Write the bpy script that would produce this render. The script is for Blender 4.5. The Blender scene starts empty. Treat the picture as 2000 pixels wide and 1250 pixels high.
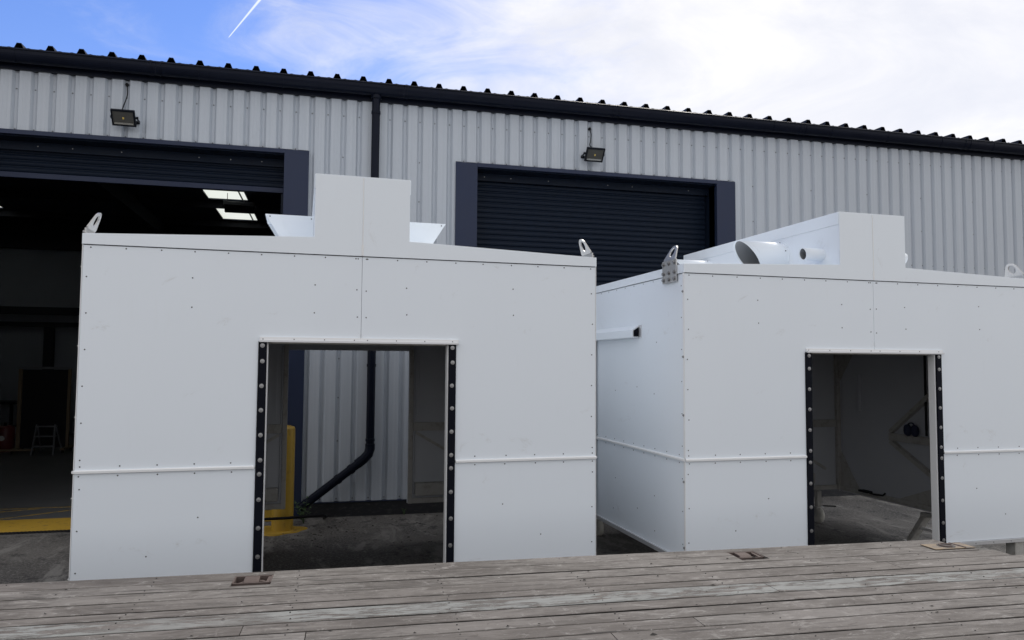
import bpy, bmesh, math, random
from mathutils import Vector, Matrix
random.seed(7)
R = math.radians
S = bpy.context.scene
C = S.collection

# ------------------------------------------------------------------ camera
YAW, PITCH, ROLL, CAMH = R(13.9394), R(3.3609), R(0.3914), 1.9475
fw = Vector((math.sin(YAW)*math.cos(PITCH), math.cos(YAW)*math.cos(PITCH), math.sin(PITCH)))
rt = Vector((math.cos(YAW), -math.sin(YAW), 0)); up = rt.cross(fw)
rt, up = rt*math.cos(ROLL)+up*math.sin(ROLL), up*math.cos(ROLL)-rt*math.sin(ROLL)
cd = bpy.data.cameras.new('camera'); cam = bpy.data.objects.new('camera', cd); C.objects.link(cam)
M3 = Matrix((rt, up, -fw)).transposed()
cam.matrix_world = Matrix.Translation((0, 0, CAMH)) @ M3.to_4x4()
cd.sensor_width = 36; cd.lens = 1461.31*36/2000; cd.clip_start = 0.05; cd.clip_end = 3000
S.camera = cam

# ------------------------------------------------------------------ light
SUN_EL, SUN_AZ = R(54), R(42)          # azimuth from +Y towards +X: behind the warehouse, to the right
sdir = Vector((math.sin(SUN_AZ)*math.cos(SUN_EL), math.cos(SUN_AZ)*math.cos(SUN_EL), math.sin(SUN_EL)))
sl = bpy.data.lights.new('sun', 'SUN'); sl.energy = 1.5; sl.angle = R(12); sl.color = (1, .95, .88)
sun = bpy.data.objects.new('sun', sl); C.objects.link(sun)
sun.rotation_euler = sdir.to_track_quat('Z', 'Y').to_euler()
W = bpy.data.worlds.new('World'); S.world = W; W.use_nodes = True
nt = W.node_tree; nt.nodes.clear()
def wn(t, **k):
    n = nt.nodes.new(t)
    for a, b in k.items(): setattr(n, a, b)
    return n
def wl(a, b): nt.links.new(a, b)
def wmath(op, a, b=None, c=None, clamp=False):
    n = wn('ShaderNodeMath', operation=op, use_clamp=clamp)
    for i, v in enumerate((a, b, c)):
        if v is None: continue
        if isinstance(v, (int, float)): n.inputs[i].default_value = v
        else: wl(v, n.inputs[i])
    return n.outputs[0]
def wdot(sock, v):
    n = wn('ShaderNodeVectorMath', operation='DOT_PRODUCT'); wl(sock, n.inputs[0]); n.inputs[1].default_value = v
    return n.outputs['Value']
def wsmooth(sock, a, b):
    n = wn('ShaderNodeMapRange', interpolation_type='SMOOTHSTEP'); wl(sock, n.inputs[0])
    n.inputs[1].default_value = a; n.inputs[2].default_value = b
    return n.outputs[0]
sky = wn('ShaderNodeTexSky', sky_type='NISHITA'); sky.sun_disc = False
sky.sun_elevation = SUN_EL; sky.sun_rotation = SUN_AZ; sky.air_density = 1.2; sky.dust_density = .3; sky.ozone_density = 2.5
hs = wn('ShaderNodeHueSaturation'); hs.inputs['Saturation'].default_value = 1.25; hs.inputs['Value'].default_value = 1.0
wl(sky.outputs[0], hs.inputs['Color'])
tint = wn('ShaderNodeMixRGB', blend_type='MULTIPLY'); tint.inputs[0].default_value = 1; tint.inputs[2].default_value = (1.10, .90, 1.14, 1); wl(hs.outputs[0], tint.inputs[1])
tc = wn('ShaderNodeTexCoord'); D = tc.outputs['Generated']
def wnoise(scale, detail, rough, dist, map_scale=(1, 1, 1), rot=0):
    mp = wn('ShaderNodeMapping'); mp.inputs['Scale'].default_value = map_scale; mp.inputs['Rotation'].default_value = (0, 0, rot)
    wl(D, mp.inputs[0]); n = wn('ShaderNodeTexNoise'); wl(mp.outputs[0], n.inputs['Vector'])
    n.inputs['Scale'].default_value = scale; n.inputs['Detail'].default_value = detail
    n.inputs['Roughness'].default_value = rough; n.inputs['Distortion'].default_value = dist
    return n.outputs['Fac']
big = wnoise(2.6, 6, .55, .4, (1, 1, 1.6))
fine = wnoise(7.5, 8, .62, .9, (.6, 1, 2.0), .5)
az_, el_ = R(-34), R(24)                                     # the clear gap in the veil, up and to the left
gap = wdot(D, (math.sin(az_)*math.cos(el_), math.cos(az_)*math.cos(el_), math.sin(el_)))
cov = wmath('MULTIPLY_ADD', big, .55, wmath('MULTIPLY', fine, .80))
cov = wmath('ADD', cov, wmath('MULTIPLY', gap, -1.9))
mask = wsmooth(cov, -1.13, -.46)
shade = wnoise(4.2, 7, .6, .6, (1, 1, 2.2), 1.1)
cr = wn('ShaderNodeMixRGB'); wl(wsmooth(shade, .3, .7), cr.inputs[0])
cr.inputs[1].default_value = (6.2, 6.2, 6.35, 1); cr.inputs[2].default_value = (7.7, 7.5, 7.15, 1)
mx = wn('ShaderNodeMixRGB'); wl(wmath('MULTIPLY', mask, .90), mx.inputs[0]); wl(tint.outputs[0], mx.inputs[1]); wl(cr.outputs[0], mx.inputs[2])
# contrail: a short arc in the sky
ca = Vector((-.11984, .91688, .38074)); cb = Vector((-.0560, .8875, .4575)).normalized()
cnrm = ca.cross(cb).normalized(); ctan = cnrm.cross(ca).normalized()
along = wdot(D, ctan); acr = wmath('ABSOLUTE', wdot(D, cnrm))
wid = wmath('MULTIPLY_ADD', along, .022, .0006)
line = wmath('SUBTRACT', 1, wmath('DIVIDE', acr, wid), clamp=True)
line = wmath('MULTIPLY', wmath('MULTIPLY', wsmooth(line, 0, .7), wsmooth(along, 0, .004)), wsmooth(wmath('MULTIPLY', along, -1), -.16, -.12))
front = wmath('GREATER_THAN', wdot(D, ca), 0)
line = wmath('MULTIPLY', wmath('MULTIPLY', line, front), .55)
mx2 = wn('ShaderNodeMixRGB'); wl(line, mx2.inputs[0]); wl(mx.outputs[0], mx2.inputs[1]); mx2.inputs[2].default_value = (9.0, 9.2, 9.6, 1)
bg = wn('ShaderNodeBackground'); wl(mx2.outputs[0], bg.inputs[0]); bg.inputs[1].default_value = .095
wo = wn('ShaderNodeOutputWorld'); wl(bg.outputs[0], wo.inputs[0])
S.view_settings.view_transform = 'Standard'; S.view_settings.look = 'None'
S.view_settings.exposure = 0.62; S.view_settings.gamma = 1

# ------------------------------------------------------------------ materials
def mat(name, col, rough=.5, metal=0, spec=.5):
    m = bpy.data.materials.new(name); m.use_nodes = True
    b = m.node_tree.nodes['Principled BSDF']
    b.inputs['Base Color'].default_value = (*col, 1); b.inputs['Roughness'].default_value = rough
    b.inputs['Metallic'].default_value = metal; b.inputs['Specular IOR Level'].default_value = spec
    return m
class N:
    def __init__(s, m): s.t = m.node_tree; s.b = s.t.nodes['Principled BSDF']; s._tc = None
    def n(s, t, **k):
        x = s.t.nodes.new(t)
        for a, b in k.items(): setattr(x, a, b)
        return x
    def l(s, a, b): s.t.links.new(a, b)
    def co(s, kind='Object', scale=(1, 1, 1), loc=None, rot=(0, 0, 0)):
        if s._tc is None: s._tc = s.n('ShaderNodeTexCoord')
        mp = s.n('ShaderNodeMapping'); mp.inputs['Scale'].default_value = scale; mp.inputs['Rotation'].default_value = rot
        s.l(s._tc.outputs[kind], mp.inputs[0])
        if loc is not None: s.l(loc, mp.inputs[1])
        return mp.outputs[0]
    def noise(s, co, scale, detail=4, rough=.55, dist=0):
        x = s.n('ShaderNodeTexNoise'); s.l(co, x.inputs['Vector']); x.inputs['Scale'].default_value = scale
        x.inputs['Detail'].default_value = detail; x.inputs['Roughness'].default_value = rough; x.inputs['Distortion'].default_value = dist
        return x.outputs['Fac']
    def ramp(s, f, stops):
        x = s.n('ShaderNodeValToRGB'); s.l(f, x.inputs[0]); e = x.color_ramp.elements
        while len(e) < len(stops): e.new(.5)
        for k, (p, c) in zip(e, stops): k.position = p; k.color = (*c, 1) if len(c) == 3 else c
        return x.outputs[0]
    def step(s, f, a, b, lo=0, hi=1):
        x = s.n('ShaderNodeMapRange', interpolation_type='SMOOTHSTEP'); s.l(f, x.inputs[0])
        for i, v in enumerate((a, b, lo, hi)): x.inputs[i+1].default_value = v
        return x.outputs[0]
    def mix(s, f, a, b, mode='MIX'):
        x = s.n('ShaderNodeMixRGB', blend_type=mode)
        for i, v in enumerate((f, a, b)):
            if isinstance(v, (int, float)): x.inputs[i].default_value = v
            elif isinstance(v, tuple): x.inputs[i].default_value = (*v, 1)
            else: s.l(v, x.inputs[i])
        return x.outputs[0]
    def mul(s, a, b):
        x = s.n('ShaderNodeMath', operation='MULTIPLY')
        for i, v in enumerate((a, b)):
            if isinstance(v, (int, float)): x.inputs[i].default_value = v
            else: s.l(v, x.inputs[i])
        return x.outputs[0]
    def bump(s, h, strength, dist=.01):
        x = s.n('ShaderNodeBump'); s.l(h, x.inputs['Height']); x.inputs['Strength'].default_value = strength; x.inputs['Distance'].default_value = dist
        s.l(x.outputs[0], s.b.inputs['Normal'])
    def base(s, c): s.l(c, s.b.inputs['Base Color'])
    def rough(s, c): s.l(c, s.b.inputs['Roughness'])

def mk_white(name, tint=(.80, .855, .915)):
    m = mat(name, tint, .42); n = N(m)
    a = n.noise(n.co('Object'), 1.3, 3); b = n.noise(n.co('Object', (9, 9, 1.2)), 2.0, 5, .65)
    sm = n.step(n.noise(n.co('Object', (1, 1, 1.3)), 3.1, 9, .74, .8), .60, .74)
    c = n.mix(n.mul(n.step(a, .3, .7), .06), tint, (.71, .75, .80))
    c = n.mix(n.mul(n.step(b, .55, .8), .07), c, (.60, .60, .59))
    c = n.mix(n.mul(sm, .40), c, (.50, .50, .49)); n.base(c)
    n.rough(n.step(a, .2, .8, .36, .50)); n.bump(n.noise(n.co('Object'), 260, 2), .05, .002)
    return m
M = {}
M['white'] = mk_white('white_panel')
M['white2'] = mk_white('white_panel_upper', (.81, .865, .92))
M['trim'] = mat('white_trim', (.82, .83, .84), .3)
M['alu'] = mat('anodised_edge', (.66, .67, .69), .36, .55)
M['lining'] = mat('grey_lining', (.34, .34, .335), .6)
n = N(M['lining']); n.base(n.mix(n.noise(n.co(), 2.2, 5), (.46, .485, .53), (.52, .535, .56))); n.bump(n.noise(n.co(), 120, 2), .12, .003)
M['frame'] = mat('grey_frame_paint', (.40, .395, .38), .5)
n = N(M['frame']); n.base(n.mix(n.step(n.noise(n.co(), 14, 5, .7), .45, .75), (.42, .415, .395), (.30, .28, .25)))
M['rubber'] = mat('black_rubber', (.004, .005, .010), .6, 0, .10)
M['steel'] = mat('galvanised_steel', (.50, .50, .50), .42, .75)
n = N(M['steel']); n.base(n.mix(n.noise(n.co(), 60, 4), (.36, .36, .365), (.58, .575, .56)))
M['zinc'] = mat('zinc_bolt', (.33, .33, .335), .40, .8)
M['screw'] = mat('dark_screw', (.06, .06, .065), .5, .4)
M['clad'] = mat('silver_cladding', (.47, .48, .49), .42, .0)
n = N(M['clad'])
st = n.noise(n.co('Object', (26, 26, .25)), 1.0, 6, .6); bl = n.noise(n.co('Object'), .55, 4)
c = n.mix(n.step(st, .35, .7), (.445, .488, .545), (.49, .53, .585))
c = n.mix(n.mul(n.step(bl, .4, .7), .25), c, (.41, .435, .47))
sc = n.step(n.noise(n.co('Object', (3, 3, 1.2)), 5.5, 9, .75, .7), .70, .76)
c = n.mix(n.mul(sc, .35), c, (.66, .66, .65)); n.base(c)
n.rough(n.step(st, .3, .8, .38, .55))
def mk_navy(name, col, rough, fleck=.0):
    m = mat(name, col, rough); n = N(m)
    a = n.noise(n.co('Object', (1, 1, .5)), 2.5, 5, .6)
    c = n.mix(n.mul(a, .5), col, tuple(min(1, x*1.6+.001) for x in col)); n.b.inputs['Specular IOR Level'].default_value = .30 if fleck < 0 else .13
    if fleck > 0:
        f = n.step(n.noise(n.co('Object', (16, 16, 60)), 1.6, 7, .8), .70, .78)
        c = n.mix(n.mul(f, fleck), c, (.22, .23, .25))
    n.base(c); n.rough(n.step(a, .3, .7, rough-.06, rough+.1)); return m
M['navy'] = mk_navy('anthracite_flashing', (.016, .024, .054), .45, -1)
M['shutter'] = mk_navy('anthracite_shutter', (.0060, .0110, .0225), .40, .35)
M['gutter'] = mk_navy('dark_gutter', (.004, .006, .014), .36)
M['roof'] = mk_navy('dark_roof_sheet', (.006, .008, .015), .55)
M['lamp'] = mat('black_lamp_body', (.006, .008, .014), .45, 0, .2)
M['lampglass'] = mat('lamp_glass', (.085, .085, .08), .10, 0, .4)
M['reflector'] = mat('lamp_reflector', (.7, .7, .66), .25, .8)
M['led'] = mat('led_chip', (.65, .48, .12), .5)
M['cable'] = mat('black_cable', (.005, .005, .007), .6, 0, .2)
M['plinth'] = mat('dark_plinth', (.018, .019, .022), .8)
n = N(M['plinth']); n.base(n.mix(n.step(n.noise(n.co('Object', (2, 2, 5)), 5, 7, .7), .5, .75), (.014, .015, .019), (.055, .055, .055)))
# ground
M['ground'] = mat('worn_concrete', (.1, .1, .1), .85); n = N(M['ground'])
a = n.noise(n.co('Object'), .7, 6, .6, .3); b = n.noise(n.co('Object', (1, 1, 1)), 38, 6, .7); s_ = n.noise(n.co('Object', (1.0, .35, 1), rot=(0, 0, .9)), 3.2, 8, .7, .6)
c = n.mix(n.step(a, .38, .62), (.055, .051, .048), (.120, .112, .103))
c = n.mix(n.mul(n.step(b, .48, .60), .75), c, (.20, .19, .178))
c = n.mix(n.mul(n.step(s_, .51, .62), .75), c, (.235, .225, .21))
c = n.mix(n.mul(n.step(n.noise(n.co('Object'), 4.5, 8, .74), .54, .62), .8), c, (.028, .027, .027)); n.base(c)
n.rough(n.step(a, .3, .7, .75, .95)); n.bump(n.noise(n.co('Object'), 70, 6, .75), .5, .008)
M['floor'] = mat('painted_floor', (.05, .052, .055), .55); n = N(M['floor'])
n.base(n.mix(n.noise(n.co('Object'), 1.5, 6, .6), (.070, .074, .082), (.14, .142, .145)))
M['yellow'] = mat('worn_yellow_paint', (.45, .28, .03), .6); n = N(M['yellow'])
yw = n.noise(n.co('Object'), 9, 8, .72); n.base(n.mix(n.step(yw, .54, .68), (.50, .31, .035), (.22, .15, .05))); n.bump(yw, .25, .004)
M['yline'] = mat('worn_yellow_line', (.3, .2, .05), .7); n = N(M['yline'])
n.base(n.mix(n.step(n.noise(n.co('Object'), 14, 6, .7), .45, .62), (.33, .22, .05), (.10, .085, .06)))
M['bollard'] = mat('yellow_bollard_paint', (.56, .34, .03), .42); n = N(M['bollard'])
n.base(n.mix(n.step(n.noise(n.co('Object', (1, 1, .4)), 12, 7, .7), .56, .72), (.46, .29, .03), (.22, .13, .03)))
# wood
def mk_wood(name, paint=False):
    m = mat(name, (.2, .18, .17), .8); n = N(m)
    oi = n.n('ShaderNodeObjectInfo'); cb_ = n.n('ShaderNodeCombineXYZ')
    n.l(n.mul(oi.outputs['Random'], 37.0), cb_.inputs[0]); n.l(n.mul(oi.outputs['Random'], 91.0), cb_.inputs[1])
    off = cb_.outputs[0]
    grain = n.noise(n.co('Object', (1.3, 22, 22), off), 2.0, 10, .72, .6)
    fine_ = n.noise(n.co('Object', (6, 110, 110), off), 1.0, 8, .72)
    patch = n.noise(n.co('Object', (1.1, 2.6, 2), off), 2.0, 8, .70, .8)
    blot = n.noise(n.co('Object', (4.5, 11, 6), off), 1.7, 10, .76, 1.0)
    worn = n.noise(n.co('Object', (2.6, 10, 10), off), 2.6, 12, .80, 1.4)
    scr = n.noise(n.co('Object', (7, 1.8, 2), off, (0, 0, .5)), 2.4, 9, .72, .5)
    c = n.ramp(grain, [(.30, (.052, .045, .040)), (.50, (.122, .111, .101)), (.70, (.218, .203, .188))])
    c = n.mix(n.mul(n.step(fine_, .50, .68), .45), c, (.062, .053, .048))
    c = n.mix(n.mul(n.step(patch, .49, .58), .65), c, (.190, .175, .163))
    c = n.mix(n.mul(n.step(patch, .48, .37), .70), c, (.070, .060, .054))
    c = n.mix(n.mul(oi.outputs['Random'], .55), c, (.100, .085, .076))
    c = n.mix(n.mul(n.step(blot, .545, .63), .55), c, (.29, .275, .26))
    c = n.mix(n.mul(n.step(blot, .45, .37), .55), c, (.070, .058, .052))
    c = n.mix(n.mul(n.step(scr, .60, .67), .35), c, (.30, .285, .27))
    c = n.mix(n.mul(n.step(worn, .60, .65), .75), c, (.44, .43, .41))
    c = n.mix(n.mul(n.step(n.noise(n.co('Object', (.9, 34, 30), off), 2.2, 6, .6, .3), .615, .65), .9), c, (.020, .017, .016))
    h = n.mix(.5, grain, fine_)
    if paint:
        pm = n.step(n.noise(n.co('Object', (2.2, 12, 8), off), 2.0, 11, .75, 1.0), .455, .51)
        px = n.step(n.noise(n.co('Object', (.5, 1.2, .5)), 1.3, 6, .6), .36, .55)
        pm = n.mul(pm, px)
        pc = n.mix(n.noise(n.co('Object', (3, 9, 7), off), 2.4, 9, .75), (.13, .14, .14), (.33, .335, .32))
        c = n.mix(n.mul(pm, .85), c, pc); h = n.mix(.6, h, pm)
    n.base(c); n.rough(n.step(grain, .2, .8, .72, .92)); n.bump(h, .6, .006)
    return m
M['wood'] = mk_wood('weathered_plank'); M['woodp'] = mk_wood('painted_plank', True)
M['stud'] = mat('grey_stud', (.20, .21, .225), .5)
M['ductin'] = mat('grey_duct_inside', (.24, .25, .26), .55)  # pipe insides, a darker grey than the outer faces
M['edge'] = mat('gap_shade_edge', (.016, .014, .013), .9)  # near-black plank sides: the shade in the gaps, put into the colour
M['rust'] = mat('rusted_steel', (.12, .08, .065), .75); n = N(M['rust'])
n.base(n.mix(n.noise(n.co(), 22, 7, .7), (.050, .034, .030), (.135, .100, .088))); n.bump(n.noise(n.co(), 60, 5, .7), .4, .003)
M['tan'] = mat('tan_ring_plate', (.26, .19, .11), .7); n = N(M['tan'])
n.base(n.mix(n.step(n.noise(n.co(), 18, 6, .7), .45, .6), (.22, .165, .105), (.13, .11, .095)))
M['chassis'] = mat('chassis_black', (.015, .015, .016), .6)
M['tyre'] = mat('tyre_rubber', (.012, .012, .012), .85)
M['darkhole'] = mat('bare_dark_steel', (.03, .028, .028), .7)
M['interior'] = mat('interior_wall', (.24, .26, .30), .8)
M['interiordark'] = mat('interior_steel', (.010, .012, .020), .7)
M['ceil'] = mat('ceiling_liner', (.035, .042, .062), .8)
rl = bpy.data.materials.new('rooflight_plastic'); rl.use_nodes = True
t_ = rl.node_tree; t_.nodes.clear(); tr = t_.nodes.new('ShaderNodeBsdfTranslucent'); tr.inputs[0].default_value = (.78, .80, .76, 1)
o_ = t_.nodes.new('ShaderNodeOutputMaterial'); t_.links.new(tr.outputs[0], o_.inputs[0]); M['rooflight'] = rl
M['timber'] = mat('pale_timber', (.20, .15, .095), .7)
M['curtain'] = mat('dark_curtain', (.006, .006, .009), .7)
M['red'] = mat('red_paint', (.12, .015, .018), .45)
M['alum'] = mat('ladder_aluminium', (.20, .21, .23), .5, .2)
M['sign'] = mat('white_notice', (.6, .6, .6), .6)
M['glyph'] = mat('dark_print', (.03, .03, .04), .7)
M['leaf'] = mat('weed_leaf', (.045, .085, .03), .6)
M['navycloth'] = mat('navy_pad', (.012, .018, .05), .7)
M['offwhite'] = mat('offwhite_plastic', (.5, .49, .45), .5)
M['debris'] = mat('dark_leaf_litter', (.015, .013, .011), .9)

# ------------------------------------------------------------------ mesh helpers
class MB:
    def __init__(s): s.v = []; s.f = []; s.sm = []
    def add(s, vs, fs, smooth=False):
        k = len(s.v); s.v += [tuple(x) for x in vs]; s.f += [tuple(i+k for i in f) for f in fs]; s.sm += [smooth]*len(fs); return s
    def box(s, x0, x1, y0, y1, z0, z1):
        if x0 > x1: x0, x1 = x1, x0
        if y0 > y1: y0, y1 = y1, y0
        vs = [(x, y, z) for x in (x0, x1) for y in (y0, y1) for z in (z0, z1)]
        return s.add(vs, [(0, 1, 3, 2), (4, 6, 7, 5), (0, 4, 5, 1), (2, 3, 7, 6), (0, 2, 6, 4), (1, 5, 7, 3)])
    def prism(s, poly, axis, a, b):
        """poly (counter-clockwise in its 2D plane) extruded along axis 'x','y','z' from a to b"""
        def P(p, t): return {'x': (t, p[0], p[1]), 'y': (p[0], t, p[1]), 'z': (p[0], p[1], t)}[axis]
        n = len(poly); vs = [P(p, a) for p in poly]+[P(p, b) for p in poly]
        fs = [tuple(range(n)), tuple(range(2*n-1, n-1, -1))]+[(i, i+n, (i+1) % n+n, (i+1) % n) for i in range(n)]
        return s.add(vs, fs)
    def bar(s, p, q, w, d, ref=(0, 0, 1)):
        p, q = Vector(p), Vector(q); t = (q-p).normalized(); r = t.cross(Vector(ref))
        if r.length < 1e-4: r = t.cross(Vector((0, 1, 0)))
        r.normalize(); u = r.cross(t)
        vs = [e+r*(a*w/2)+u*(b*d/2) for e in (p, q) for a, b in ((-1, -1), (1, -1), (1, 1), (-1, 1))]
        return s.add(vs, [(3, 2, 1, 0), (4, 5, 6, 7), (0, 1, 5, 4), (1, 2, 6, 5), (2, 3, 7, 6), (3, 0, 4, 7)])
    def tube(s, pts, r, n=12, caps=True, smooth=True):
        pts = [Vector(p) for p in pts]; rings = []; rs = r if isinstance(r, (list, tuple)) else [r]*len(pts)
        pr = None
        for i, p in enumerate(pts):
            t = ((pts[i+1] if i+1 < len(pts) else p)-(pts[i-1] if i else p)).normalized()
            if pr is None:
                a = t.cross(Vector((0, 0, 1)));
                if a.length < 1e-3: a = t.cross(Vector((0, 1, 0)))
            else: a = pr-t*pr.dot(t)
            a.normalize(); pr = a; b = t.cross(a)
            rings.append([p+a*(rs[i]*math.cos(2*math.pi*k/n))+b*(rs[i]*math.sin(2*math.pi*k/n)) for k in range(n)])
        vs = [v for g in rings for v in g]
        fs = [(i*n+k, i*n+(k+1) % n, (i+1)*n+(k+1) % n, (i+1)*n+k) for i in range(len(pts)-1) for k in range(n)]
        s.add(vs, fs, smooth)
        if caps: s.add(rings[0], [tuple(range(n-1, -1, -1))]); s.add(rings[-1], [tuple(range(n))])
        return s
    def mesh(s, name):
        m = bpy.data.meshes.new(name); m.from_pydata(s.v, [], s.f); m.update()
        if any(s.sm): m.polygons.foreach_set('use_smooth', s.sm)
        bm = bmesh.new(); bm.from_mesh(m); bmesh.ops.recalc_face_normals(bm, faces=bm.faces); bm.to_mesh(m); bm.free()
        return m
    def build(s, name, material, parent=None, bevel=0, loc=None, **props):
        m = s.mesh(name); m.materials.append(M[material])
        return link(name, m, parent, bevel, loc, **props)
def link(name, mesh, parent=None, bevel=0, loc=None, rot=None, **props):
    o = bpy.data.objects.new(name, mesh); C.objects.link(o)
    if parent: o.parent = parent
    if loc: o.location = loc
    if rot: o.rotation_euler = rot
    if bevel:
        b = o.modifiers.new('bevel', 'BEVEL'); b.width = bevel; b.segments = 2; b.limit_method = 'ANGLE'
    for k, v in props.items(): o[k] = v
    return o
def thing(name, label, cat, loc=(0, 0, 0), rz=0, group=None):
    o = bpy.data.objects.new(name, None); C.objects.link(o); o.location = loc; o.rotation_euler = (0, 0, rz)
    o.empty_display_size = .1; o['label'] = label; o['category'] = cat
    if group: o['group'] = group
    return o
def disc_mesh(name, material, profile, n=12):
    """lathe round local y: profile = [(radius, y)]"""
    b = MB(); vs = []; fs = []
    for r, y in profile: vs += [(r*math.cos(2*math.pi*k/n), y, r*math.sin(2*math.pi*k/n)) for k in range(n)]
    for i in range(len(profile)-1): fs += [(i*n+k, i*n+(k+1) % n, (i+1)*n+(k+1) % n, (i+1)*n+k) for k in range(n)]
    fs += [tuple(range((len(profile)-1)*n, len(profile)*n))]
    b.add(vs, fs); m = b.mesh(name); m.materials.append(M[material]); return m
WASHER = disc_mesh('washer_bolt', 'zinc', [(.0155, 0), (.0155, -.0025), (.0085, -.003), (.0075, -.006), (.003, -.0065)], 14)
HEXB = disc_mesh('hex_bolt', 'zinc', [(.019, 0), (.019, -.004), (.014, -.004), (.014, -.015)], 6)

# ------------------------------------------------------------------ setting
DW = 9.856
g = MB(); g.add([(-150, -150, 0), (150, -150, 0), (150, 150, 0), (-150, 150, 0)], [(0, 1, 2, 3)])
g.build('ground', 'ground', kind='structure')
f = MB(); f.box(-15, 21, 10.0, 22.6, -.05, .006); floor = f.build('floor', 'floor', kind='structure')
MB().box(-4.15, -.60, 9.72, 10.42, .0062, .012).build('yellow_band', 'yellow', floor)
MB().box(-9, -.6, 11.19, 11.235, .0062, .010).build('yellow_line', 'yline', floor)
for (p, q) in (((-3.95, 10.45), (-2.9, 11.16)), ((-4.7, 10.75), (-3.6, 11.17))):
    MB().bar((*p, .008), (*q, .008), .045, .004).build('yellow_line', 'yline', floor)

# drain channel in front of the open door
dr = thing('drain_channel', 'narrow black slotted drain channel along the yellow threshold band', 'drain', (0, 9.665, 0))
MB().box(-6, -.75, -.05, .05, -.03, .004).build('channel', 'cable', dr)
gm = MB()
x = -6.0
while x < -.78:
    gm.box(x, x+.018, -.045, .045, .004, .010); x += .04
gm.build('grate_bars', 'plinth', dr, kind='stuff')

# ------------------------------------------------------------------ warehouse
wh = thing('warehouse', 'long grey ribbed metal warehouse with dark gutter and two roller shutter doors', 'warehouse', (0, DW, 0))
U0 = -3.6359; PITCH_W = .2
def groove_y(x):
    """cladding surface offset (towards +y is into the building) at x"""
    t = (x-U0) % PITCH_W
    if t > PITCH_W/2: t -= PITCH_W
    a = abs(t); d = .040
    if a <= .014: return d
    if a <= .040: return d*(1-(a-.014)/.026)
    m = .1-a                      # distance from the crown middle
    for c in (.022,):
        if abs(m-c) < .004: return .0018*(1-abs(m-c)/.004)
    return 0
def clad_x(xa, xb):
    xs = {xa, xb}; k = math.floor((xa-U0)/PITCH_W)-1
    while U0+k*PITCH_W < xb+.3:
        c = U0+k*PITCH_W
        for o in (-.014, .014, -.040, .040, .074, .078, .082, .118, .122, .126):
            if xa < c+o < xb: xs.add(c+o)
        k += 1
    return sorted(xs)
def sheet(xa, xb, z0, z1):
    xs = clad_x(xa, xb); b = MB(); n = len(xs); zs = [z0, z1]
    vs = [(x, groove_y(x), z) for z in zs for x in xs]
    fs = [(i, i+1, n+i+1, n+i) for i in range(n-1)]
    b.add(vs, fs); b.build('cladding_sheet', 'clad', wh)
def sheets(xa, xb, z0, z1):
    c = math.ceil((xa-(U0+.1))/1.0)*1.0+U0+.1; cuts = [xa]
    while c < xb-.05:
        if c > xa+.05: cuts.append(c)
        c += 1.0
    cuts.append(xb)
    for a, b_ in zip(cuts, cuts[1:]): sheet(a, b_, z0, z1)
XL, XR = -14.0, 21.0
LD = (-4.446, -4.15, -.566, -.262); RD = (1.648, 1.944, 5.529, 5.832)
HEAD = 4.675; EAVE = 5.42; BASE = .19
sheets(XL, LD[0], BASE, EAVE); sheets(LD[0], LD[3], HEAD, EAVE); sheets(LD[3], RD[0], BASE, EAVE)
sheets(RD[0], RD[3], HEAD, EAVE); sheets(RD[3], XR, BASE, EAVE)
# inner wall behind the sheets
for (a, b_, z0, z1) in ((XL, LD[1], 0, 5.6), (LD[2], RD[1], 0, 5.6), (RD[2], XR, 0, 5.6), (LD[1], LD[2], HEAD-.02, 5.6), (RD[1], RD[2], HEAD-.02, 5.6)):
    MB().box(a, b_, .045, .20, z0, z1).build('wall_core', 'interiordark', wh)
# plinth
for a, b_ in ((XL, LD[0]), (LD[3], RD[0]), (RD[3], XR)):
    MB().box(a, b_, -.012, .04, -.02, BASE-.012).build('plinth', 'plinth', wh, .004)
    MB().box(a, b_, -.022, .04, BASE-.010, BASE-.002).build('drip_trim', 'navy', wh)
# fixings
fx = MB()
def stud(x, z, r=.010, y=None):
    y = groove_y(x) if y is None else y
    n = 7; v = [(x+r*math.cos(2*math.pi*k/n), y, z+r*math.sin(2*math.pi*k/n)) for k in range(n)]+[(x+.6*r*math.cos(2*math.pi*k/n), y-.008, z+.6*r*math.sin(2*math.pi*k/n)) for k in range(n)]
    fx.add(v, [(k, (k+1) % n, n+(k+1) % n, n+k) for k in range(n)]+[tuple(range(n, 2*n))], True)
k = -50
while U0+.2*k < XR-.1:
    x = U0+.2*k; k += 1
    if x < XL+.1: continue
    stud(x, 5.178)
    over = LD[0] < x < LD[3] or RD[0] < x < RD[3]
    if over: stud(x, HEAD+.018)
    else:
        stud(x, BASE+.03)
        if k % 5 == 0:
            for z in (4.63, 4.1, 3.55, 2.5, 2.0, 1.5, .95): stud(x, z)
        if x > RD[3]: stud(x, 3.55)
fx.build('fixing_studs', 'stud', wh, kind='stuff')
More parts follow.
